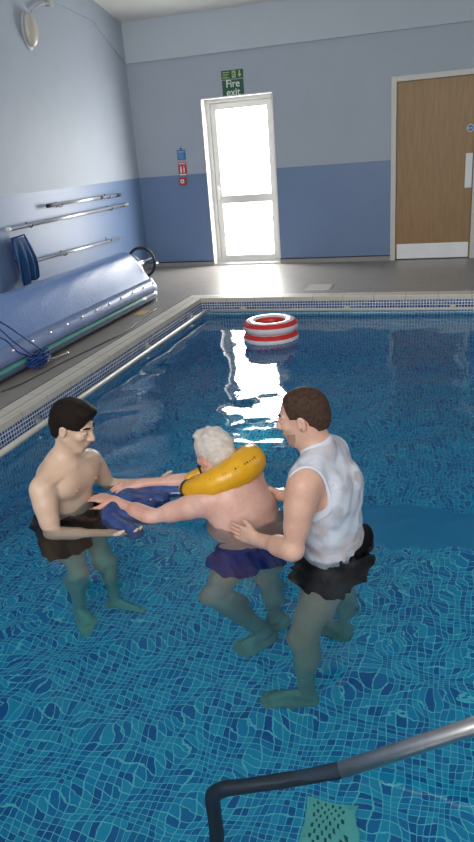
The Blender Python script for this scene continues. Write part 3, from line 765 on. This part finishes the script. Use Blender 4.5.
def hand(S, wr, d, nrm, side, curl=.35, s=1.0, spread=.06, kb=.012, th_open=1.0):
    """palm and five fingers; d: pointing direction, nrm: the way the palm faces, side=+1 when the thumb lies towards cross(d,nrm)"""
    wr = np.array(wr, float); d = unit(d); nrm = unit(np.array(nrm)-d*np.dot(nrm, d)); th = unit(np.cross(d, nrm))*side
    S.rc(wr-d*.01, wr+d*.03*s, .0265*s, .03*s, .02, (nrm, 1.5))
    for q in (-.029, -.0095, .010, .029):
        S.rc(wr+d*.015*s+th*q*.6*s, wr+d*.085*s+th*q*s, .015*s, .0125*s, kb, (nrm, 1.15))
    L = [(.031, .074, -.002), (.011, .083, .004), (-.0095, .077, 0), (-.0295, .06, -.008)]
    for q, ln, ex in L:
        p = wr+d*(.088+ex)*s+th*q*s; ang = curl*.5; dd = unit(d+th*q*spread*18)
        for seg, (fr, ra, rb) in enumerate(((.46, .0092, .0082), (.30, .0082, .0075), (.24, .0075, .0062))):
            v_ = unit(dd*math.cos(ang)+nrm*math.sin(ang)); e_ = p+v_*ln*fr*s*1.02
            S.rc(p, e_, ra*s, rb*s, .004); p = e_; ang += curl*.75
    p = wr+d*.022*s+th*.022*s
    for ln, ra, rb, mix in ((.046, .0165, .0125, .75), (.034, .0118, .0105, .45), (.026, .0105, .0078, .25)):
        v_ = unit(d*(1-mix*.55)+th*mix*th_open+nrm*.28); e_ = p+v_*ln*s; S.rc(p, e_, ra*s, rb*s, .008); p = e_
def arm(S, sh, el_, wr, s=1.0, k=.03):
    sh, el_, wr = map(lambda q: np.array(q, float), (sh, el_, wr)); a = el_-sh
    S.rc(sh, sh+a*.28, .056*s, .054*s, k); S.rc(sh+a*.1, el_, .050*s, .038*s, k)
    S.rc(sh+a*.3, sh+a*.62, .048*s, .046*s, k)
    b_ = wr-el_; S.rc(el_, wr, .038*s, .0265*s, .02); S.rc(el_+b_*.1, el_+b_*.4, .042*s, .040*s, .025)
def leg(S, hip, kn, an, toe, s=1.0, k=.03, back=(0, 0, 0)):
    hip, kn, an, toe = map(lambda q: np.array(q, float), (hip, kn, an, toe)); a = kn-hip; b_ = an-kn; back = np.array(back, float)
    S.rc(hip, kn, .088*s, .056*s, k); S.rc(hip+a*.1, hip+a*.5, .088*s, .076*s, k)
    S.el(kn, np.array((.056, .056, .06))*s, None, .02)
    S.rc(kn, an, .052*s, .034*s, .025); S.rc(kn+b_*.12+back*.02, kn+b_*.48+back*.015, .052*s, .047*s, .03)
    fd = toe-an; fd[2] = 0; L = np.linalg.norm(fd); fd /= L; lat = np.array((-fd[1], fd[0], 0)); zf = toe[2]
    heel = np.array((an[0], an[1], zf+.012))-fd*.028
    S.rc(heel+(0, 0, .012), heel+(0, 0, .025), .034*s, .03*s, .02)
    ball = np.array((an[0], an[1], zf+.004))+fd*(L-.05)
    S.rc(an+(0, 0, -.005), ball+(0, 0, .014), .036*s, .026*s, .025)
    for q in (-.026, 0, .024): S.rc(heel+fd*.03+lat*q*.5, ball+lat*q*1.05, .024*s, .0195*s, .02, ((0, 0, 1), 1.15))
    for i, q in enumerate((-.036, -.018, 0, .018, .034)):
        r0 = .010; S.rc(ball+lat*q+fd*.005+(0, 0, -.002), ball+lat*q*1.08+fd*(.052-.012*abs(i-1.5)*.7)+(0, 0, -.006), r0*1.15, r0, .006)
def torso(S, secs, f, k=.05):
    """secs: (centre, half width, half depth)"""
    f = unit(f); S_ = S
    for (c0, w0, d0), (c1, w1, d1) in zip(secs, secs[1:]):
        S_.rc(c0, c1, w0, w1, k, (f, (w0+w1)/(d0+d1)))

VS = .0040
ARMS = {}
# ---- the young man on the left, holding the float
P_ = thing('person', 'young dark-haired bare-chested man standing in black swim shorts, arms held out', 'person', None, (1.37, -6.42, ZF))
P_.location = (0, 0, 0)
S = SDF(); f = unit((.97, -.14, 0)); lt = unit(np.cross((0, 0, 1), f))
c = np.array((1.33, -6.42, 0.))
torso(S, [(c+(-.005, .01, -.40), .150, .110), (c+(-.01, .01, -.24), .128, .094), (c+(.0, .01, -.10), .138, .102), (c+(.012, .01, .0), .142, .106)], f)
shN = np.array((1.325, -6.605, -.005)); shF = np.array((1.395, -6.245, -.01)); nk = np.array((1.365, -6.42, .085))
S.rc(shN+(.0, .03, .0), shF+(0, -.03, 0), .066, .066, .05, (f, 1.05))
for q, s_ in ((1, shF), (-1, shN)):
    S.rc(nk+(-.02, 0, -.0), s_+(-.005, 0, .02), .042, .034, .04)
    S.el(c+f*.075+lt*q*.062+(.012, .01, -.03), (.045, .078, .06), np.array([f, lt, (0, 0, 1)]), .04)
    S.rc(c+f*.06+lt*.02*q+(.035, 0, .055), s_+f*.045+(0, 0, .035), .009, .008, .02)
    S.el(c-f*.06+lt*q*.06+(.0, .01, -.02), (.045, .06, .08), np.array([f, lt, (0, 0, 1)]), .04)
H = (1.435, -6.415, .262); hf = unit((.90, -.02, -.34)); g, R = head(S, H, hf, (.1, 0, 1), 1.03, nk+(-.005, 0, -.03), .054)
arm(S, shN, (1.385, -6.67, -.22), (1.67, -6.625, -.21), .96)
hand(S, (1.67, -6.625, -.21), (.96, .16, .12), (0, .35, 1), 1, .35, .96, .1)
arm(S, shF, (1.43, -6.16, -.20), (1.67, -6.10, -.21), .92)
hand(S, (1.67, -6.10, -.21), (.97, -.15, .14), (0, -.5, .9), -1, .4, .95)
leg(S, (1.32, -6.51, -.42), (1.43, -6.585, -.78), (1.33, -6.53, -1.19), (1.45, -6.60, -1.27), .96, back=(-1, 0, 0))
leg(S, (1.35, -6.33, -.42), (1.51, -6.43, -.79), (1.49, -6.41, -1.19), (1.68, -6.40, -1.27), .93, back=(-1, 0, 0))
blob('body', S, VS, M['skin_young'], P_)
face_parts(g, R, 1.03, P_, M['hairdark'])
def hair_of(H, R, s, th, front, low, m, parent, name='hair', lump=0, nape=-.075, side_temple=.045, extra=None, slope=.55):
    R = np.array(R); H = np.array(H)
    S = SDF(); g_ = lambda x, y, z: H+s*(x*R[0]+y*R[1]+z*R[2])
    S.el(g_(-.016, 0, .034), np.array((.099+th, .0785+th, .086+th*1.6))*s, R, .02)
    S.rc(g_(-.06, 0, -.02), g_(-.055, 0, -.055), (.052+th)*s, (.045+th)*s, .03)
    if extra: extra(S, g_)
    def post(f, X, Y_, Z):
        q = [((X-H[0])*R[i][0]+(Y_-H[1])*R[i][1]+(Z-H[2])*R[i][2])/s for i in range(3)]
        # hairline: forehead, temples, round the ears, nape
        fr = (q[0]-front)*s+(q[2]-.085)*-slope*s*np.where(q[2] < .085, 1, .0)-0*q[1]
        cut1 = np.where(q[0] > .0, (low-q[2])*s, (nape-q[2])*s)
        line = (low+(nape-low)*np.clip((.015-q[0])/.06, 0, 1)-q[2])*s
        ear = .030*s-np.sqrt(((q[0]+.004)*s)**2+((q[2]+.012)*s)**2+0*q[1]*s)
        if lump:
            wv = lump*(np.sin(q[0]*90+q[1]*70)+np.sin(q[1]*110-q[2]*80)+np.sin(q[2]*120+q[0]*60))
            f = f+wv.astype(np.float32)
        return np.maximum.reduce([f, fr.astype(np.float32), line.astype(np.float32), ear.astype(np.float32)])
    return blob(name, S, .0034, m, parent, post)
hair_of(H, R, 1.03, .006, .088, .016, M['hairdark'], P_, lump=.0006, slope=.35, extra=lambda S_, g_: S_.el(g_(.05, 0, .098), (.047, .062, .026), R, .02).el(g_(.066, 0, .080), (.030, .054, .020), R, .02).el(g_(.0, 0, .112), (.06, .058, .018), R, .02))
for q in (1, -1):
    cc = c+f*.118+lt*q*.075+(.02, .01, -.05)
    blob('nipple', SDF().el(cc-f*.004, (.010, .010, .010)), .003, M['nipple'], P_)
def shorts(name, secs, legs, f, m, parent, top, puff=(), amp=.006, kk=.04, cutn=None):
    S = SDF(); torso(S, secs, f, kk)
    for a, b_, ra, rb in legs: S.rc(a, b_, ra, rb, .03)
    for c_, r_ in puff: S.el(c_, r_, None, .03)
    ends = [(np.array(b_, float), unit(np.array(b_, float)-np.array(a, float))) for a, b_, ra, rb in legs]
    def post(f_, X, Y_, Z):
        w_ = amp*(np.sin(X*55+Z*25)+.8*np.sin(Y_*60-Z*30+1)+.6*np.sin((X+Y_)*95+Z*15))
        f_ = f_+w_.astype(np.float32); f_ = np.maximum(f_, (Z-top(X, Y_)).astype(np.float32))
        low = None
        for e, n_ in ends:
            dd = ((X-e[0])*n_[0]+(Y_-e[1])*n_[1]+(Z-e[2])*n_[2])+.008*np.sin(X*70+Y_*50)
            near = (X-e[0])**2+(Y_-e[1])**2
            if low is None: low, bn = dd, near+0*Z
            else: low = np.where(near < bn, dd, low); bn = np.minimum(near, bn)
        return np.maximum(f_, low.astype(np.float32))
    return blob(name, S, .005, m, parent, post)
shorts('swim_shorts', [(c+(-.005, .01, -.44), .178, .138), (c+(-.008, .01, -.24), .150, .118)], [((1.32, -6.51, -.40), (1.38, -6.56, -.55), .115, .125), ((1.35, -6.33, -.40), (1.42, -6.365, -.54), .115, .120)], f, M['shortsblack'], P_,
       lambda X, Y_: -.235+.02*np.sin(Y_*14), puff=[((1.44, -6.30, -.27), (.07, .07, .06)), ((1.21, -6.47, -.34), (.06, .09, .08))])

# ---- the older man in the middle
P2 = thing('person', 'white-haired older man seen from behind wearing a yellow neck float and blue shorts', 'person')
S = SDF(); f = unit((-.90, .36, 0)); lt = unit(np.cross((0, 0, 1), f)); UPB = np.array([f, lt, (0, 0, 1)])
torso(S, [((2.325, -6.41, -.46), .160, .130), ((2.30, -6.40, -.32), .170, .150), ((2.26, -6.375, -.19), .168, .140), ((2.215, -6.35, -.09), .165, .118)], f)
S.el((2.22, -6.36, -.30), (.15, .17, .13), UPB, .05)
shN = np.array((2.105, -6.475, -.075)); shF = np.array((2.235, -6.165, -.085)); nk = np.array((2.17, -6.31, .03))
S.rc(shN+(.02, .03, .0), shF+(0, -.03, 0), .074, .072, .06, (f, 1.0))
S.el((2.25, -6.385, -.07), (.075, .14, .12), UPB, .05)
for s_ in (shN, shF): S.rc(nk+(.02, 0, .0), s_+(.005, 0, .02), .055, .045, .05)
H2 = (2.11, -6.315, .108); hf2 = unit((-.80, .42, -.32)); g2, R2 = head(S, H2, hf2, (-.25, .1, 1), .96, nk+(.01, 0, -.03), .062, jowl=1)
arm(S, shN, (1.835, -6.50, -.165), (1.585, -6.40, -.150), .97)
hand(S, (1.585, -6.40, -.150), (-.97, .22, .05), (0, .1, -1), 1, .25, .95, .09)
arm(S, shF, (1.93, -6.15, -.135), (1.665, -6.24, -.125), .93)
hand(S, (1.665, -6.24, -.125), (-.93, -.33, -.05), (0, .1, -1), -1, .25, .95, .09)
leg(S, (2.26, -6.52, -.48), (2.18, -6.65, -.69), (2.35, -6.48, -1.18), (2.24, -6.56, -1.27), .95, back=(1, 0, 0))
leg(S, (2.36, -6.36, -.48), (2.36, -6.44, -.80), (2.38, -6.38, -1.18), (2.27, -6.42, -1.27), .90, back=(1, 0, 0))
blob('body', S, VS, M['skin_old'], P2)
face_parts(g2, R2, .96, P2, M['hairwhite'])
hair_of(H2, R2, .96, .010, .062, .0, M['hairwhite'], P2, lump=.0016, nape=-.065, extra=lambda S_, g_: S_.el(g_(-.05, .04, .095), (.03, .035, .02), R2, .02).el(g_(-.10, 0, .05), (.02, .05, .035), R2, .02).el(g_(.02, .02, .115), (.035, .045, .015), R2, .02))
shorts('swim_shorts', [((2.315, -6.42, -.47), .182, .155), ((2.30, -6.41, -.33), .182, .160)], [((2.265, -6.51, -.44), (2.22, -6.585, -.54), .118, .118), ((2.36, -6.37, -.45), (2.35, -6.42, -.58), .115, .115)], f, M['shortsblue'], P2,
       lambda X, Y_: -.31+0*X*Y_)

# ---- the helper on the right, in a white vest
P3 = thing('person', 'short-haired man in wet white vest and black shorts supporting the older man', 'person', None, (-.035, 0, 0))
S = SDF(); f = unit((-.95, .26, 0)); lt = unit(np.cross((0, 0, 1), f)); UPB = np.array([f, lt, (0, 0, 1)])
SEC = [((2.765, -6.56, -.36), .160, .118), ((2.755, -6.56, -.19), .138, .108), ((2.735, -6.575, -.02), .148, .112), ((2.722, -6.59, .10), .155, .110)]
torso(S, SEC, f)
shN = np.array((2.675, -6.775, .205)); shF = np.array((2.735, -6.435, .20)); nk = np.array((2.705, -6.60, .285))
S.rc(shN+(.01, .05, -.01), shF+(0, -.04, -.01), .075, .072, .06, (f, 1.05))
for q, s_ in ((-1, shF), (1, shN)):
    S.rc(nk+(.01, 0, .01), s_+(.005, 0, .02), .046, .036, .04)
    S.el(np.array((2.725, -6.59, .06))+f*.075+lt*q*.065, (.045, .075, .055), UPB, .04)
    S.el(np.array((2.735, -6.59, .10))-f*.075+lt*q*.07, (.04, .065, .09), UPB, .04)
H3 = (2.648, -6.60, .428); hf3 = unit((-.985, -.03, -.20)); g3, R3 = head(S, H3, hf3, (-.08, 0, 1), .97, nk+(0, 0, -.03), .060)
arm(S, shN, (2.64, -6.835, -.05), (2.455, -6.70, -.105), 1.06)
hand(S, (2.455, -6.70, -.105), (-.93, .36, .04), (-.33, .93, .0), -1, .12, .95, .07, th_open=.35)
arm(S, shF, (2.62, -6.34, -.085), (2.46, -6.27, -.12), 1.0)
hand(S, (2.46, -6.27, -.12), (-.93, .05, -.05), (-.2, -.9, -.3), 1, .3, .95)
leg(S, (2.745, -6.655, -.40), (2.635, -6.775, -.78), (2.675, -6.80, -1.19), (2.46, -6.87, -1.27), 1.1, back=(1, 0, 0))
leg(S, (2.785, -6.47, -.40), (2.77, -6.455, -.80), (2.765, -6.36, -1.19), (2.60, -6.31, -1.27), .97, back=(1, 0, 0))
blob('body', S, VS, M['skin_helper'], P3)
face_parts(g3, R3, .97, P3, M['hairbrown'])
hair_of(H3, R3, .97, .0035, .060, .016, M['hairbrown'], P3, nape=-.06, slope=.30)
# stubble along the jaw
S4 = SDF(); head(S4, H3, hf3, (-.08, 0, 1), .97)
def jaw(f_, X, Y_, Z):
    q = [((X-H3[0])*R3[i][0]+(Y_-H3[1])*R3[i][1]+(Z-H3[2])*R3[i][2])/.97 for i in range(3)]
    top = q[2]-np.where(q[0] < .03, -.022-.8*(q[0]-.0), -.046-.2*(q[0]-.03))
    mouth = .020-np.sqrt((q[1]*.8)**2+(q[2]+.062)**2+np.where(q[0] > .07, 0, 1))
    return np.maximum.reduce([f_-.0012, top.astype(np.float32)*.6, (-.010-q[0]).astype(np.float32), mouth.astype(np.float32), (-.125-q[2]).astype(np.float32)])
blob('stubble', S4, .003, mat('short brown stubble', (.46, .27, .20), .6, .35, 260), P3, jaw)
# vest: the torso grown by a few millimetres, cut by arm holes and a neck hole
S = SDF(); torso(S, [(a, b_+.007, c_+.008) for a, b_, c_ in SEC], f)
S.rc(shN+(.01, .05, -.01), shF+(0, -.04, -.01), .082, .079, .06, (f, 1.05))
for q, s_ in ((-1, shF), (1, shN)):
    S.rc(nk+(.01, 0, .01), s_+(.005, 0, .02), .052, .043, .04)
    S.el(np.array((2.725, -6.59, .06))+f*.075+lt*q*.065, (.052, .082, .062), UPB, .04)
    S.el(np.array((2.735, -6.59, .10))-f*.075+lt*q*.07, (.048, .073, .098), UPB, .04)
def holes(X, Y_, Z):
    def ell(c_, r, fr):
        q = [((X-c_[0])*fr[i][0]+(Y_-c_[1])*fr[i][1]+(Z-c_[2])*fr[i][2])/r[i] for i in range(3)]
        return (np.sqrt(q[0]**2+q[1]**2+q[2]**2)-1)*min(r)
    hN = ell(shN+lt*.040-f*.045+(0, 0, -.05), (.112, .10, .165), UPB); hF = ell(shF-lt*.045+(0, 0, -.035), (.072, .085, .135), UPB)
    hn = ell(nk+f*.045+(0, 0, .05), (.10, .080, .072), UPB)
    return np.minimum(np.minimum(hN, hF), hn)
def vest_post(f_, X, Y_, Z):
    wv = .0016*np.sin(X*60+Z*70)+.0016*np.sin(Y_*70-Z*50)
    return np.maximum.reduce([f_-.003+wv.astype(np.float32), -holes(X, Y_, Z).astype(np.float32), (-.215+.010*np.sin(X*40+Y_*35)-Z).astype(np.float32)+0*f_])
vest = blob('vest', S, .0042, M['vest'], P3, vest_post)
def pip_post(f_, X, Y_, Z):
    h_ = holes(X, Y_, Z).astype(np.float32)
    return np.hypot(f_, h_)-.0062
blob('binding', S, .0034, M['piping'], vest, pip_post)
shorts('swim_shorts', [((2.765, -6.56, -.36), .186, .148), ((2.765, -6.555, -.20), .158, .135)], [((2.745, -6.65, -.36), (2.715, -6.69, -.44), .118, .120), ((2.79, -6.48, -.36), (2.79, -6.475, -.43), .115, .116)], f, M['shortsblack'], P3,
       lambda X, Y_: -.185+.25*np.clip(X-2.78, 0, .2)*1.6+.006*np.sin(Y_*25), puff=[((2.865, -6.50, -.20), (.05, .10, .085)), ((2.62, -6.66, -.36), (.05, .08, .05))])

# ------------------------------------------------------------------ yellow neck float
t_ = thing('neck_float', 'yellow inflatable neck collar with black strap around the older man\'s neck', 'neck float')
path = bez([(1.945, -6.375, -.06), (2.01, -6.425, -.035), (2.09, -6.455, .0), (2.18, -6.45, .035), (2.255, -6.40, .065), (2.285, -6.32, .075), (2.255, -6.24, .05), (2.18, -6.20, .01), (2.09, -6.20, -.02), (2.00, -6.235, -.04), (1.935, -6.285, -.06)], 8)
def col_r(s):
    e = abs(s-.5)*2; return .012+(.068 if s < .5 else .068-.05*(s-.5))*(1-e**1.7)**.8 if e < .985 else .014+.01*(1-e)
bm = tube(path, .07, 24, rfun=col_r)
for v in bm.verts: v.co += Vector((0, 0, .003*math.sin(v.co.x*90+v.co.y*60)))
obj('collar', bm, M['yellow'], t_, True)
for i in (7, len(path)-9):
    p, q = path[i], path[i+1]; rr_ = col_r(i/(len(path)-1))
    d_ = (q-p).normalized(); a_ = d_.orthogonal().normalized(); b_ = d_.cross(a_)
    obj('strap', tube([p+(a_*math.cos(x)+b_*math.sin(x))*(rr_+.004) for x in np.linspace(0, 2*math.pi, 25)[:-1]], .0055, 8, closed=True), M['strap'], t_, True)
    obj('buckle', B(((p.x-.01, p.y-.012, p.z+rr_), (p.x+.01, p.y+.012, p.z+rr_+.01)), bev=.002), M['strap'], t_)
# row of small dark print on the near side
bm = bmesh.new()
for k in range(18):
    i = 19+k; 
    if i+1 >= len(path)//2+2: break
    p, q = path[i], path[i+1]; d_ = (q-p).normalized(); out = d_.cross(Vector((0, 0, 1))).normalized(); 
    if out.y > 0 and i < 34: out = -out
    n_ = (out*.72+Vector((0, 0, .70))).normalized(); rr_ = col_r(i/(len(path)-1)); c_ = p+n_*(rr_+.0005)
    r0 = bmesh.ops.create_cube(bm, size=1)['verts']
    Mx = Matrix((d_, n_, d_.cross(n_))).transposed()
    for v in r0: v.co = c_+Mx @ Vector((v.co.x*.007*(1 if k % 3 else .5), v.co.y*.002, v.co.z*.008))
obj('printed_lettering', bm, M['strap'], t_)

# ------------------------------------------------------------------ blue float held between them
t_ = thing('swim_float', 'dark blue glossy swim float held at the water surface between two men', 'swim float')
S = SDF()
zz = -.175
for a, b_, ra, rb in (((1.60, -6.47, zz-.015), (1.62, -6.20, zz), .055, .05), ((1.62, -6.52, zz-.025), (1.80, -6.62, zz-.03), .05, .042), ((1.64, -6.17, zz), (1.86, -6.16, zz+.005), .05, .042), ((1.60, -6.35, zz-.01), (1.76, -6.38, zz-.01), .055, .05),
                      ((1.62, -6.31, zz-.01), (1.80, -6.30, zz-.01), .055, .045), ((1.68, -6.25, zz), (1.88, -6.215, zz), .045, .04), ((1.68, -6.45, zz-.02), (1.80, -6.50, zz-.02), .045, .035)):
    S.rc(a, b_, ra, rb, .02)
blob('body', S, .0045, M['bluefloat'], t_)
